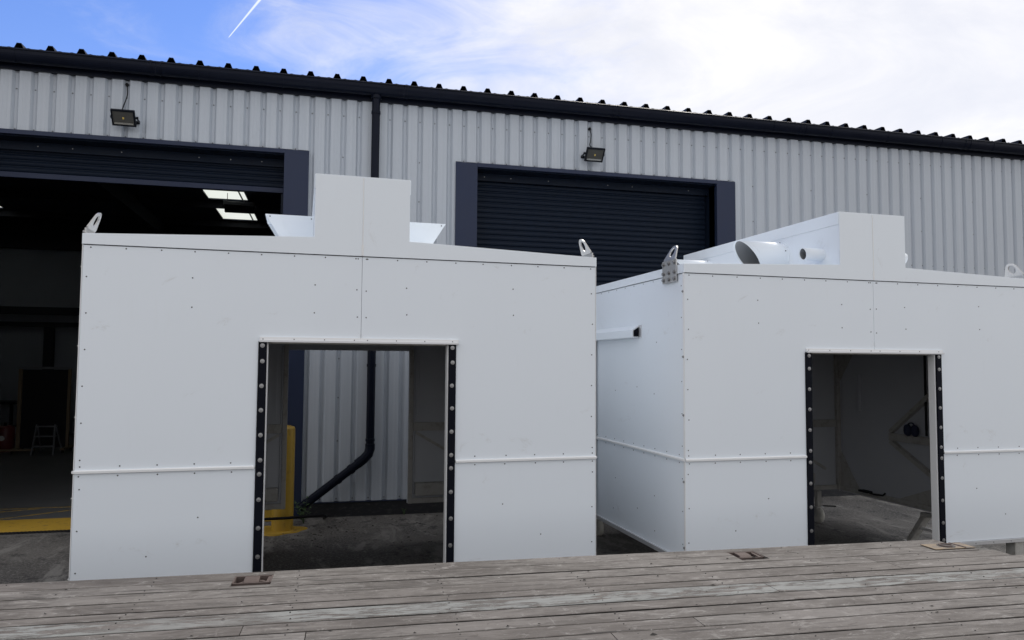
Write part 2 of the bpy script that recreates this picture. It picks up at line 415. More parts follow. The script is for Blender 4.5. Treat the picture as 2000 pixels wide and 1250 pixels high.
# eaves flashing, gutter
MB().box(XL, XR, -.028, .04, 5.388, 5.60).build('eaves_flashing', 'gutter', wh)
def gutter(xa, xb):
    b = MB(); pr = []
    cy, cz, r = -.115, 5.545, .085
    for k in range(15):
        a = math.pi+math.pi*k/14; pr.append((cy+r*math.cos(a), cz+r*1.28*math.sin(a)))
    pr = [(cy-r-.010, cz+.030), (cy-r-.010, cz+.018), (cy-r, cz+.018)]+pr+[(cy+r, cz+.03)]
    inn = [(y+(.006 if y < cy else -.006)*(abs(y-cy)/r), z+.006) for y, z in pr][::-1]
    poly = pr+inn; b.prism(poly, 'x', xa, xb); return b
gx = [XL, -11.1, -8.1, -5.1, -2.08, .925, 3.9, 6.9, 9.9, 12.9, 15.9, 18.9, XR]
for a, b_ in zip(gx, gx[1:]):
    gutter(a+.002, b_-.002).build('gutter', 'gutter', wh)
def gutter_clip(x, w, g_=.006):
    b = MB(); cy, cz, r = -.115, 5.545, .085+g_
    pts = [(cy+r*math.cos(math.pi+math.pi*k/12), cz+(r)*1.28*math.sin(math.pi+math.pi*k/12)) for k in range(13)]
    pts = [(cy-r, cz+.036)]+pts+[(cy+r, cz+.03)]
    inn = [(y*1+(cy-y)*.05, z+.004) for y, z in pts][::-1]
    b.prism(pts+inn, 'x', x-w/2, x+w/2); b.build('gutter_bracket', 'gutter', wh)
for x in gx[1:-1]: gutter_clip(x-.05, .02); gutter_clip(x+.05, .02)
xx = XL+.4
while xx < XR: gutter_clip(xx, .018, .004); xx += 1.0
# roof sheets with upstanding ribs
RB = -3.598
def roof_y(y): return 5.64+.02*(y)
def roof_sheet(n0):
    xa = RB+n0*1.0-.1667; pr = []
    for i in range(3):
        c = RB+n0*1.0+i*.33333
        pr += [(c-.13, 0), (c-.10, .006), (c-.07, 0), (c-.050, 0), (c-.024, .060), (c+.024, .060), (c+.050, 0), (c+.07, 0), (c+.10, .006), (c+.13, 0)]
    pr = [(xa+.002, 0)]+pr+[(xa+.998, 0)]; n_ = len(pr); b = MB()
    y0, y1 = -.06, 13.2
    for (ya, yb, t) in ((y0, y1, 0),):
        vs = [(x, y, roof_y(y)+z+dz) for dz in (0, -.010) for y in (ya, yb) for x, z in pr]
        N2 = n_
        fs = [(i, i+1, N2+i+1, N2+i) for i in range(n_-1)]+[(2*N2+i, 3*N2+i, 3*N2+i+1, 2*N2+i+1) for i in range(n_-1)]
        fs += [(i, 2*N2+i, 2*N2+i+1, i+1) for i in range(n_-1)]+[(N2+i, N2+i+1, 3*N2+i+1, 3*N2+i) for i in range(n_-1)]
        b.add(vs, fs)
    return b
RLX = (-2.70, -1.74); RLX2 = (-7.9, -6.9)
for i in range(-10, 25):
    xa = RB+i-.1667; xb = xa+1
    if i == 1 or i == -5:                       # rooflight bay: steel only at the eaves end
        b = roof_sheet(i); b.v = [(x, min(y, 5.2) if y > 0 else y, z if y < 0 else (z-(.02*(13.2-5.2)))) for x, y, z in b.v]; b.build('roof_sheet', 'roof', wh)
        MB().box(xa+.004, xb-.004, 5.2, 13.2, roof_y(5.2)-.01, roof_y(5.2)-.004).build('rooflight', 'rooflight', wh)
        continue
    roof_sheet(i).build('roof_sheet', 'roof', wh)
# ceiling liner (leaves the rooflight bays open), purlins, side and back walls of the hall
HOLES = ((-8.6, -7.76, ((.20, 8.99), (10.9, 12.9))), (-2.69, -1.83, ((.20, 7.4), (8.35, 8.99), (10.9, 12.9))))
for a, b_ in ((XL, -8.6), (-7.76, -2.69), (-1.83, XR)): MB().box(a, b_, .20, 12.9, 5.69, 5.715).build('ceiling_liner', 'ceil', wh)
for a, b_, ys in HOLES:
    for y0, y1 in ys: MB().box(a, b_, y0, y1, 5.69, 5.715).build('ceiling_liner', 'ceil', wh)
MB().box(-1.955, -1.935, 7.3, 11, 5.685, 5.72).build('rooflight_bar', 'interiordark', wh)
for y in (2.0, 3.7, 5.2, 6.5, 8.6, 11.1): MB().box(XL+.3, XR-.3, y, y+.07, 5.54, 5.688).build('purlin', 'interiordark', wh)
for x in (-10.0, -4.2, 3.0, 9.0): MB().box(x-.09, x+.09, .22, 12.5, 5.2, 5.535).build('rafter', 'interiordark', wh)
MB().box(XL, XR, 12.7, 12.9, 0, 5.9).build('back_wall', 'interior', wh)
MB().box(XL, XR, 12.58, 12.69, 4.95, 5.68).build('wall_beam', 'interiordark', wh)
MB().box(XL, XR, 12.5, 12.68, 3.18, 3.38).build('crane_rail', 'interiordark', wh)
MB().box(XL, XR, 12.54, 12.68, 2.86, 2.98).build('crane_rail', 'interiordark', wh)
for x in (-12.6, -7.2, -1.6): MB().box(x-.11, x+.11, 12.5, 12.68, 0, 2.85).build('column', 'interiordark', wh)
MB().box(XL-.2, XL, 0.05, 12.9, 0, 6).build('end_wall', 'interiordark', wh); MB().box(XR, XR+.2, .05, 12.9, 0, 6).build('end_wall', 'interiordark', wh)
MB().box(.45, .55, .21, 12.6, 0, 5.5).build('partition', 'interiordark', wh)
# roller shutters and their surrounds
slat_m = {}
def slat(width):
    key = round(width, 3)
    if key not in slat_m:
        P = [(.0, .0), (-.004, .003), (-.012, .012), (-.0165, .028), (-.0165, .040), (-.012, .054), (-.004, .064), (.001, .067), (.001, .0755), (.006, .0755), (.006, 0)]
        b = MB(); b.prism(P, 'x', -width/2, width/2); slat_m[key] = b.mesh('slat'); slat_m[key].materials.append(M['shutter'])
    return slat_m[key]
def shutter(xa, xb, zbot, ztop, bar=True):
    e = bpy.data.objects.new('roller_shutter', None); C.objects.link(e); e.parent = wh; e.location = ((xa+xb)/2, .31, 0)
    z = zbot
    if bar:
        MB().box(-(xb-xa)/2, (xb-xa)/2, -.02, .014, zbot-.068, zbot-.002).build('bottom_bar', 'navy', e, .004)
    while z < ztop:
        link('slat', slat(xb-xa), e, loc=(0, 0, z)); z += .0765
    return e
shutter(LD[1]+.02, LD[2]-.02, 4.235, 4.70); shutter(RD[1]+.02, RD[2]-.02, .08, 4.70)
for (a, b_, c_, d_) in (LD, RD):
    for (p, q, s) in ((a, b_, 1), (c_, d_, -1)):
        MB().box(p, q, -.030, .043, 0, HEAD-.012).build('jamb_flashing', 'navy', wh, .003)
        xin = b_ if s == 1 else c_
        MB().box(xin-.012 if s == 1 else xin, xin if s == 1 else xin+.012, .044, .36, 0, HEAD-.03).build('reveal_flashing', 'shutter', wh)
        MB().box(xin-.02 if s == 1 else xin-.05, xin+.05 if s == 1 else xin+.02, .325, .40, 0, HEAD-.03).build('guide_channel', 'shutter', wh)
    MB().box(b_-.004, c_+.004, -.034, .02, HEAD-.062, HEAD-.008).build('head_flashing', 'navy', wh, .003)
    MB().box(b_, c_, .021, .27, HEAD-.075, HEAD-.022).build('head_soffit', 'shutter', wh)
    MB().box(b_, c_, .235, .262, HEAD-.18, HEAD-.076).build('shutter_canopy', 'shutter', wh)
    sc_ = MB()
    x = b_+.15
    while x < c_:
        for k in range(6): pass
        sc_.box(x-.005, x+.005, .230, .235, HEAD-.132, HEAD-.122); x += random.choice((.38, .55, .9))
    sc_.build('canopy_screws', 'steel', wh, kind='stuff')
# downpipe
dpx, dpy, dr_ = .571, -.085, .053
pts = [(dpx, dpy, 5.47), (dpx, dpy, .86)]
MB().tube(pts, dr_, 18).build('downpipe', 'gutter', wh)
b = MB(); b.tube([(dpx, dpy, .92), (dpx, dpy, .86), (dpx-.02, dpy-.005, .79), (dpx-.08, dpy-.01, .725), (dpx-.16, dpy-.015, .665)], .062, 18); b.build('pipe_elbow', 'gutter', wh)
dd = Vector((-.78, -.06, -.58)).normalized(); p0 = Vector((dpx-.10, dpy-.012, .705))
MB().tube([p0, p0+dd*.93], dr_, 18).build('downpipe', 'gutter', wh)
for t in (.14, .34): MB().tube([p0+dd*t, p0+dd*(t+.05)], .061, 18).build('pipe_collar', 'gutter', wh)
MB().tube([(dpx, dpy, 5.40), (dpx, dpy, 5.48)], .068, 18).build('gutter_outlet', 'gutter', wh)
for z in (5.2, 3.6, 1.9, .95):
    MB().tube([(dpx, dpy, z), (dpx, dpy, z+.035)], .060, 18).build('pipe_bracket', 'gutter', wh)
    MB().box(dpx-.03, dpx+.03, -.04, .03, z, z+.035).build('pipe_bracket', 'gutter', wh)
# batten light under the hall ceiling
bl_ = thing('batten_light', 'unlit batten light hanging below the rooflight inside the hall', 'light', (-1.94, 17.45, 5.26))
MB().box(-.30, .32, -.05, .05, 0, .14).build('body', 'interiordark', bl_, .01); MB().box(-.33, .33, -.09, .09, .155, .235).build('tray', 'alum', bl_, .01)
for x in (-.25, .25): MB().box(x-.006, x+.006, -.006, .006, .236, .43).build('hanger', 'cable', bl_)

# ------------------------------------------------------------------ floodlights
def floodlight(x, z, label, cable, kside):
    t = thing('floodlight', label, 'floodlight', (x, DW, z), 0, 'floodlights on the warehouse wall')
    tilt = R(38)
    def T(v):            # head space -> thing space : x right, y out of the lens is -y, tilted down
        X, Y, Z = v; c, s = math.cos(tilt), math.sin(tilt)
        return (X, -.165+Y*c+Z*(-s)*1.0, Y*s+Z*c)
    w, h = .132, .100
    b = MB(); b.box(-w*.72, w*.72, .015, .075, -h*.62, h*.72); b.box(-w, w, -.012, .0148, -h, h)
    for k in range(-3, 4): b.box(k*.026-.003, k*.026+.003, .075, .098, -h*.55, h*.62)
    b.v = [T(v) for v in b.v]; body = b.build('housing', 'lamp', t, .004)
    b = MB(); b.box(-w+.002, w-.002, -.022, -.0122, h-.018, h-.002); b.box(-w+.002, w-.002, -.022, -.0122, -h+.002, -h+.018)
    b.box(-w+.002, -w+.018, -.022, -.0122, -h+.019, h-.019); b.box(w-.018, w-.002, -.022, -.0122, -h+.019, h-.019)
    b.v = [T(v) for v in b.v]; b.build('bezel', 'lamp', t)
    b = MB(); b.box(-w+.019, w-.019, -.0165, -.0125, -h+.019, h-.019); b.v = [T(v) for v in b.v]; gl = b.build('lens', 'lampglass', t)
    b = MB(); b.box(-w+.028, w-.028, -.0185, -.0168, -h+.022, -h+.044); b.v = [T(v) for v in b.v]; b.build('reflector', 'reflector', gl)
    b = MB(); b.box(-.010, .010, -.0185, -.0168, -.012, .014); b.v = [T(v) for v in b.v]; b.build('led_chip', 'led', gl)
    b = MB(); b.box(-w-.015, w+.015, -.014, -.002, -.018, .018)
    for s in (-1, 1): b.bar((s*(w+.012), -.008, 0), (s*(w+.012), -.165, .01), .03, .005, (1, 0, 0))
    b.build('bracket', 'lamp', t)
    for s in (kside,): MB().tube([(s*(w+.004), -.165, .01), (s*(w+.030), -.165, .01)], .014, 10).build('knob', 'lamp', t)
    pts = [Vector(p)-Vector((x, 0, z)) for p in cable]
    sm = []
    for i in range(len(pts)-1):
        for k in range(5):
            a = k/5; p_ = [pts[max(i-1, 0)], pts[i], pts[i+1], pts[min(i+2, len(pts)-1)]]
            sm.append(.5*((2*p_[1])+(p_[2]-p_[0])*a+(2*p_[0]-5*p_[1]+4*p_[2]-p_[3])*a*a+(3*p_[1]-p_[0]-3*p_[2]+p_[3])*a**3))
    sm.append(pts[-1])
    MB().tube(sm, .0065, 6).build('cable', 'cable', t)
    MB().tube([pts[0]+Vector((0, .012, 0)), pts[0]+Vector((0, -.012, 0))], .020, 10).build('cable_gland', 'cable', t)
floodlight(-2.415, 4.865, 'black floodlight with wavy cable above the half-open shutter', [(-2.435, .02, 5.335), (-2.42, -.012, 5.22), (-2.43, -.012, 5.15), (-2.46, -.012, 5.05), (-2.44, -.16, 4.945)], 1)
floodlight(3.575, 4.865, 'black floodlight with straight cable above the closed shutter', [(3.565, .02, 5.285), (3.578, -.012, 5.2), (3.57, -.012, 5.1), (3.56, -.012, 5.04), (3.555, -.16, 4.945)], -1)

# ------------------------------------------------------------------ cabins
CW, CL = 3.666, 2.75
UC = CW/2; DL, DR_ = 1.126, 2.540; HB = 1.668          # door opening and its head
ZS0, ZS1 = .780, .805; ZT = 2.303; ZC = 2.375; ZB = 2.428; BL, BR, BT = 1.490, 2.176, 2.892
def mir(poly): return [(CW-x, z) for x, z in poly][::-1]
def cabin(loc, rz, zb, label, ducts, bshift):
    t = thing('white_cabin', label, 'cabin', loc, rz, 'white panelled cabins behind the trailer')
    def up_(b): b.v = [(x, y, z+zb) for x, y, z in b.v]; return b
    def part(b, name, m, bevel=0, parent=None, **k): return up_(b).build(name, m, parent or t, bevel, **k)
    g_ = .0011
    UL = [(g_, ZS0+.012), (DL, ZS0+.012), (DL, HB), (UC-g_, HB), (UC-g_, ZT-.006), (g_, ZT-.006)]
    LL = [(g_, 0), (DL, 0), (DL, ZS0+.008), (g_, ZS0+.008)]
    FA = [(-.006, ZT), (UC-g_, ZT), (UC-g_, BT), (BL, BT), (BL, ZB), (-.006, ZC)]
    for poly, m in ((UL, 'white'), (mir(UL), 'white'), (LL, 'white'), (mir(LL), 'white')):
        part(MB().prism(poly, 'y', 0, .03), 'front_panel', m, .0015)
    for poly in (FA, mir(FA)): part(MB().prism(poly, 'y', -.008, -.0005), 'fascia', 'white2', .0015)
    part(MB().tube([(UC, -.008, ZT+.005), (UC+.001, -.009, ZT+.25), (UC-.001, -.009, BT-.01)], .0045, 6), 'sealant_bead', 'trim')
    part(MB().box(UC-.008, UC+.008, -.011, -.0081, ZT+.004, ZT+.085), 'cover_tab', 'trim')
    # thin black joint lines
    # strips
    for a, b_ in ((0, DL-.004), (DR_+.004, CW)):
        part(MB().prism([(-.016, ZS0+.004), (-.016, ZS1-.006), (-.006, ZS1), (-.0002, ZS1), (-.0002, ZS0)], 'x', a, b_), 'joint_strip', 'trim', .001)
    # header over the door
    part(MB().box(DL+.008, DR_+.016, -.012, -.0002, HB+.003, HB+.033), 'door_header', 'trim', .001)
    part(MB().box(DL+.008, DR_+.016, -.030, -.0121, HB-.004, HB+.010), 'door_header', 'alu', .001)
    # jambs, seals
    for s in (0, 1):
        a, b_ = (DL, DL+.066) if s == 0 else (DR_-.066, DR_)
        part(MB().box(a, b_, .004, .078, -.02, HB-.005), 'door_jamb', 'trim', .002)
        a2, b2 = (DL+.002, DL+.058) if s == 0 else (DR_-.058, DR_-.002)
        se = part(MB().box(a2, b2, -.012, .0035, -.02, ZS0-.004), 'rubber_seal', 'rubber', .002)
        se2 = part(MB().box(a2, b2, -.013, .0035, ZS0-.003, HB-.006), 'rubber_seal', 'rubber', .002)
        cx = (a2+b2)/2
        for z in (1.640, 1.530, 1.357, 1.188, 1.015, .842): link('bolt', WASHER, se2, loc=(cx+random.uniform(-.002, .002), -.0131, z+zb))
        for z in (.745, .57, .375, .18, .03): link('bolt', WASHER, se, loc=(cx+random.uniform(-.002, .002), -.0121, z+zb))
    part(MB().box(DL+.068, DR_-.068, .031, .105, HB-.012, HB+.09), 'door_lintel', 'frame')
    # sides
    for s in (0, 1):
        xo, xi = (0, .03) if s == 0 else (CW-.03, CW); so = -1 if s == 0 else 1; xf = 0 if s == 0 else CW
        part(MB().box(xo, xi, .031, CL-.031, ZS0+.012, ZT-.005), 'side_panel', 'white', .0015)
        part(MB().box(xo, xi, .031, CL-.031, 0, ZS0+.008), 'side_panel', 'white', .0015)
        part(MB().box(xf+so*.008, xf+so*.0005, 0, CL, ZT, ZC), 'side_fascia', 'white2', .001)
        part(MB().prism([(xf+so*.0002, ZS0), (xf+so*.016, ZS0+.004), (xf+so*.016, ZS1-.006), (xf+so*.006, ZS1), (xf+so*.0002, ZS1)], 'y', .004, CL), 'joint_strip', 'trim')
        part(MB().box(xf+so*.022, xf+so*.0002, -.0, CL, -.030, .006), 'bottom_rail', 'alu', .001)
        part(MB().box(xf+so*.005, xf+so*.0002, -.002, .022, .01, ZS0-.002), 'corner_trim', 'trim')
        part(MB().box(xf+so*.005, xf+so*.0002, -.002, .022, ZS1+.002, ZT-.002), 'corner_trim', 'trim')
        part(MB().box(xf-so*.040, xf-so*.031, .106, CL-.106, .0, ZT), 'lining', 'lining')
    # front bottom rail
    for a, b_ in ((0, DL), (DR_, CW)):
        part(MB().box(a, b_, -.014, .03, -.034, -.002), 'bottom_rail', 'alu', .001)
        part(MB().box(a+.04, b_-.001, .031, .040, 0, HB), 'lining', 'lining')
    part(MB().box(.04, CW-.04, .031, .040, HB+.1, ZT), 'lining', 'lining')
    # back wall
    bs = bshift; b0, b1 = DL+.07+bs, DR_-.07+bs
    BW = [(0, 0), (b0, 0), (b0, HB-.012), (b1, HB-.012), (b1, 0), (CW, 0), (CW, ZT+.01), (0, ZT+.01)]
    part(MB().prism(BW, 'y', CL-.03, CL), 'back_panel', 'white')
    for a, b_, z0, z1 in ((.04, b0-.001, .0, HB-.012), (b1+.001, CW-.04, .0, HB-.012), (.04, CW-.04, HB-.011, ZT)):
        part(MB().box(a, b_, CL-.044, CL-.031, z0, z1), 'lining', 'lining')
    part(MB().box(0, CW, CL-.0, CL+.008, ZT, ZC), 'back_fascia', 'white2')
    y1 = CL-.045
    for s in (0, 1):
        a, b_ = (.045, b0) if s == 0 else (b1, CW-.045)
        e0 = b0 if s == 0 else b1; sg = -1 if s == 0 else 1
        part(MB().box(e0, e0+sg*.045, y1-.04, y1, .001, HB+.05), 'frame_post', 'frame', .003)
        part(MB().tube([(e0+sg*.058, y1-.02, .1), (e0+sg*.058, y1-.02, HB+.02)], .010, 8), 'lock_rod', 'lining')
        part(MB().box(a+.05, b_-.05, y1-.035, y1, .785, .875), 'frame_rail', 'frame', .003)
        part(MB().box(a, b_, y1-.030, y1, .001, .055), 'frame_rail', 'frame', .003)
        part(MB().box(e0+sg*.075, e0+sg*.75, y1-.075, y1, .085, .225), 'vent_box', 'frame', .012)
        part(MB().bar((e0+sg*.08, y1-.012, .765), (e0+sg*.95, y1-.012, .26), .03, .02, (0, 1, 0)), 'diagonal_brace', 'frame')
        part(MB().box(e0+sg*.11, e0+sg*.13, y1-.03, y1, .95, 1.60), 'frame_post', 'lining')
    # side wall framing
    for s in (0, 1):
        xw = .041 if s == 0 else CW-.041; sg = 1 if s == 0 else -1; xm = xw+sg*.022
        part(MB().box(xw, xw+sg*.045, .11, 1.80, .70, .785), 'frame_rail', 'frame', .003)
        part(MB().bar((xm, 1.78, .80), (xm, .45, 1.82), .045, .06, (1, 0, 0)), 'diagonal_brace', 'frame')
        part(MB().bar((xm, 1.78, .69), (xm, .50, -.0), .045, .06, (1, 0, 0)), 'diagonal_brace', 'frame')
        part(MB().box(xw, xw+sg*.03, .11, CL-.05, .001, .05), 'frame_rail', 'frame', .003)
        part(MB().prism([(1.69, .051), (1.05, .051), (1.05, .30)], 'x', xw, xw+sg*.012), 'gusset', 'frame')
        part(MB().prism([(CL-.05, .051), (CL-.42, .051), (CL-.05, .55)], 'x', xw, xw+sg*.012), 'gusset', 'frame')
        part(MB().prism([(CL-.05, 1.72), (CL-.05, 1.30), (CL-.35, 1.72)], 'x', xw, xw+sg*.012), 'gusset', 'frame')
        part(MB().box(xw, xw+sg*.05, CL-.10, CL-.046, .001, ZT), 'frame_post', 'frame', .003)
        part(MB().box(xw, xw+sg*.04, 2.28, 2.31, 1.0, 1.45), 'handle_rail', 'lining')
        part(MB().tube([(xm, 1.27, .80), (xm, 1.27, ZT-.05)], .012, 8), 'conduit', 'cable')
    # roof and housing
    part(MB().prism([(.0, ZT+.011), (BL, ZT+.064), (BL, ZB-.012), (0, ZC-.014)], 'y', .0005, CL-.001), 'roof_panel', 'white2')
    part(MB().prism([(CW, ZC-.014), (BR, ZB-.012), (BR, ZT+.064), (CW, ZT+.011)], 'y', .0005, CL-.001), 'roof_panel', 'white2')
    part(MB().box(BL+.0, BR, .0005, CL, ZT+.05, ZT+.063), 'roof_panel', 'lining')
    for a, b_ in ((BL, BL+.02), (BR-.02, BR)):
        part(MB().box(a, b_, .0005, CL, ZT+.065, BT-.11), 'housing_side', 'white2')
    part(MB().box(BL+.021, BR-.021, CL-.02, CL, ZT+.065, BT-.11), 'housing_back', 'white2')
    part(MB().box(BL-.006, BR+.006, .0003, CL+.006, BT-.109, BT-.001), 'housing_cap', 'white2', .003)
    # ducts
    for s in (-1, 1):
        xr = BL if s == -1 else BR
        if ducts == 'hood':
            for v0 in (.50, 1.75):
                T0, T1, zt, zbm = .362, .235, 2.672, 2.455
                poly = [(xr, zbm), (xr, zt), (xr+s*T0, zt), (xr+s*(T0-.362*(zt-zbm)/.36*1.0+.0), zbm)]
                poly = [(xr+s*.0005, zbm), (xr+s*.0005, zt), (xr+s*.365, zt), (xr+s*.232, zbm)]
                hd = MB()
                # four walls of an open mitred duct
                hd.prism(poly, 'y', v0, v0+.006); hd.prism(poly, 'y', v0+.424, v0+.43)
                hd.box(xr+s*.0005, xr+s*.365, v0+.0061, v0+.4239, zt-.006, zt)
                hd.box(xr+s*.0005, xr+s*.232, v0+.0061, v0+.4239, zbm, zbm+.006)
                ho = part(hd, 'mitred_hood', 'white2')
                rec = [(xr+s*.003, 2.505), (xr+s*.003, 2.625), (xr+s*.235, 2.625), (xr+s*.165, 2.505)]
                part(MB().prism(rec, 'y', v0-.003, v0-.0005), 'inspection_panel', 'white', parent=ho)
                for x_, z_ in ((.02, 2.65), (.33, 2.655)): part(MB().tube([(xr+s*x_, v0-.004, z_), (xr+s*x_, v0, z_)], .005, 6), 'rivet', 'screw', parent=ho)
        else:
            for v0 in (.85, 2.2):
                nn = 40; r = .152; zc = 2.598; b = MB(); vs = []; fs = []
                for rr in (r, r-.005):
                    for k in range(nn):
                        a = 2*math.pi*k/nn; y = v0+rr*math.cos(a); z = zc+rr*math.sin(a)
                        L = .36+.75*(z-zc)
                        vs += [(xr+s*.0005, y, z), (xr+s*L, y, z)]
                for k in range(nn):
                    j = (k+1) % nn; o = 2*nn
                    fs += [(2*k, 2*j, 2*j+1, 2*k+1), (o+2*k, o+2*k+1, o+2*j+1, o+2*j), (2*k+1, 2*j+1, o+2*j+1, o+2*k+1)]
                b.add(vs, fs, True); du = part(b, 'duct_pipe', 'white2')
                b = MB(); vs = []
                for k in range(nn):
                    a = 2*math.pi*k/nn; y = v0+(r-.007)*math.cos(a); z = zc+(r-.007)*math.sin(a); vs += [(xr+s*.004, y, z), (xr+s*(.345+.75*(z-zc)), y, z)]
                b.add(vs, [(2*k, 2*((k+1) % nn), 2*((k+1) % nn)+1, 2*k+1) for k in range(nn)], True); b.add([vs[2*k] for k in range(nn)], [tuple(range(nn))])
                part(b, 'duct_lining', 'ductin', parent=du)
                b = MB(); b.tube([(xr+s*.0006, v0, zc), (xr+s*.012, v0, zc)], r+.012, 40, True, False)
                part(b, 'duct_flange', 'white2', parent=du)
                for a in (.35, 1.2, 2.0, 2.8): part(MB().tube([(xr+s*.03, v0-(r-.002)*math.cos(a), zc+(r-.002)*math.sin(a)), (xr+s*.03, v0-(r+.004)*math.cos(a), zc+(r+.004)*math.sin(a))], .006, 6), 'rivet', 'screw', parent=du)
            b = MB(); nn = 24; vs = []; fs = []
            for rr in (.056, .050):
                for k in range(nn):
                    a = 2*math.pi*k/nn; vs += [(xr+s*.0005, .23+rr*math.cos(a), 2.545+rr*math.sin(a)), (xr+s*(.20+.2*rr*math.sin(a)), .23+rr*math.cos(a), 2.545+rr*math.sin(a))]
            for k in range(nn):
                j = (k+1) % nn; o = 2*nn
                fs += [(2*k, 2*j, 2*j+1, 2*k+1), (o+2*k, o+2*k+1, o+2*j+1, o+2*j), (2*k+1, 2*j+1, o+2*j+1, o+2*k+1)]
            b.add(vs, fs, True); sp = part(b, 'small_pipe', 'white2')
            b = MB(); vs = []
            for k in range(nn):
                a = 2*math.pi*k/nn; vs += [(xr+s*.004, .23+.0485*math.cos(a), 2.545+.0485*math.sin(a)), (xr+s*(.19+.2*.0485*math.sin(a)), .23+.0485*math.cos(a), 2.545+.0485*math.sin(a))]
            b.add(vs, [(2*k, 2*((k+1) % nn), 2*((k+1) % nn)+1, 2*k+1) for k in range(nn)], True); b.add([vs[2*k] for k in range(nn)], [tuple(range(nn))])
            part(b, 'pipe_lining', 'ductin', parent=sp)
    # lifting lugs
    for s in (-1, 1):
        xf = -.009 if s == -1 else CW+.009; th = .012
        e = bpy.data.objects.new('lifting_lug', None); C.objects.link(e); e.parent = t
        b = MB(); b.box(xf, xf+s*th, .10, .345, 2.24, 2.43); part(b, 'base_plate', 'steel', .002, parent=e)
        # bent, tapered eye plate with a hole
        nn = 44; out = []; hole = []
        cy, cz, ro, ri = .2225, .070, .068, .039
        hp = sorted([(cy+ro*math.cos(2*math.pi*k/48), cz+ro*math.sin(2*math.pi*k/48)) for k in range(48)]+[(cy-.108, 0), (cy+.108, 0)])
        def half(ps):
            h_ = []
            for q in ps:
                while len(h_) > 1 and (h_[-1][0]-h_[-2][0])*(q[1]-h_[-2][1])-(h_[-1][1]-h_[-2][1])*(q[0]-h_[-2][0]) <= 0: h_.pop()
                h_.append(q)
            return h_[:-1]
        hull = half(hp)+half(hp[::-1])
        for k in range(nn):
            a = 2*math.pi*(k+.5)/nn; c, sn = math.cos(a), math.sin(a); best = 0
            for (x1, y1), (x2, y2) in zip(hull, hull[1:]+hull[:1]):
                ex, ey = x2-x1, y2-y1; den = c*ey-sn*ex
                if abs(den) < 1e-9: continue
                tt = ((x1-cy)*ey-(y1-cz)*ex)/den; uu = ((x1-cy)*sn-(y1-cz)*c)/den
                if tt > 0 and -1e-6 <= uu <= 1+1e-6: best = max(best, tt)
            out.append((cy+best*c, cz+best*sn)); hole.append((cy+ri*c, cz+.004+ri*1.1*sn))
        lean = R(24)
        def L3(q, d): y, h = q; return (xf+s*d+(-s)*h*math.sin(lean), y, 2.431+h*math.cos(lean))
        vs = [L3(q, 0) for q in out]+[L3(q, 0) for q in hole]+[L3(q, th) for q in out]+[L3(q, th) for q in hole]; fs = []
        for k in range(nn):
            j = (k+1) % nn
            fs += [(k, j, nn+j, nn+k), (2*nn+k, 3*nn+k, 3*nn+j, 2*nn+j), (k, 2*nn+k, 2*nn+j, j), (nn+k, nn+j, 3*nn+j, 3*nn+k)]
        part(MB().add(vs, fs), 'eye_plate', 'steel', parent=e)
        for v in (.128, .2225, .317):
            for z in (2.268, 2.322, 2.402):
                link('bolt', HEXB, e, loc=(xf+s*th, v, z+zb), rot=(0, 0, -s*math.pi/2*-1 if s == 1 else -math.pi/2))
    # sliding door and its track hood on the left-hand side
    part(MB().prism([(-.0003, 1.798), (-.066, 1.798), (-.070, 1.806), (-.070, 1.872), (-.0003, 1.918)], 'y', .85, CL-.02), 'track_hood', 'white2', .002)
    part(MB().prism([(-.058, 1.812), (-.012, 1.812), (-.012, 1.895), (-.058, 1.866)], 'y', .838, .849), 'hood_end_plate', 'rubber')
    part(MB().box(-.008, -.0004, .80, .849, 1.80, 1.915), 'hood_end_plate', 'alu')
    sd = part(MB().box(-.060, -.026, 1.86, CL-.03, .02, 1.81), 'sliding_door', 'white', .003)
    # big corner bolts on the left side
    for z in (2.15, 1.62, 1.15, .62, .1): link('bolt', HEXB, t, loc=(-.0052, .014, z+zb), rot=(0, 0, -math.pi/2)).scale = (.6, .6, .6)
    # rivets: small dark heads
    rv = MB()
    def riv(x, z, y=-.0025, r=.0056, side=None):
        n_ = 6; a = [(r*math.cos(2*math.pi*k/n_), r*math.sin(2*math.pi*k/n_)) for k in range(n_)]
        if side is None: vs = [(x+p, 0.0005, z+q) for p, q in a]+[(x+p*.7, y, z+q*.7) for p, q in a]
        else: vs = [(side[0]-side[1]*.0005, x+p, z+q) for p, q in a]+[(side[0]+side[1]*.0025, x+p*.7, z+q*.7) for p, q in a]
        rv.add(vs, [(k, (k+1) % n_, n_+(k+1) % n_, n_+k) for k in range(n_)]+[tuple(range(n_, 2*n_))])
    J = lambda: random.uniform(-.006, .006)
    for sg in (0, 1):
        X = (lambda x: x) if sg == 0 else (lambda x: CW-x)
        for k in range(9): riv(X(.045+k*.218)+J(), ZT-.020)
        riv(X(UC-.03), ZT-.02)
        for k in range(6): riv(X(.030)+J(), .87+k*.243); 
        for k in range(3): riv(X(.030)+J(), .14+k*.27)
        for k in range(5): riv(X(.03+k*.235)+J(), ZS1+.022); riv(X(.03+k*.235)+J(), ZS0-.016)
        for p, q in ((.68, 2.10), (.68, 1.90), (1.50, 2.08), (1.50, 1.88), (.76, .46), (.45, .22), (UC-.03, ZT-.25), (UC-.03, 1.85)): riv(X(p)+J(), q+J())
        for k in range(4): riv(X(DL+.03+k*.21), HB+.018, -.0140)
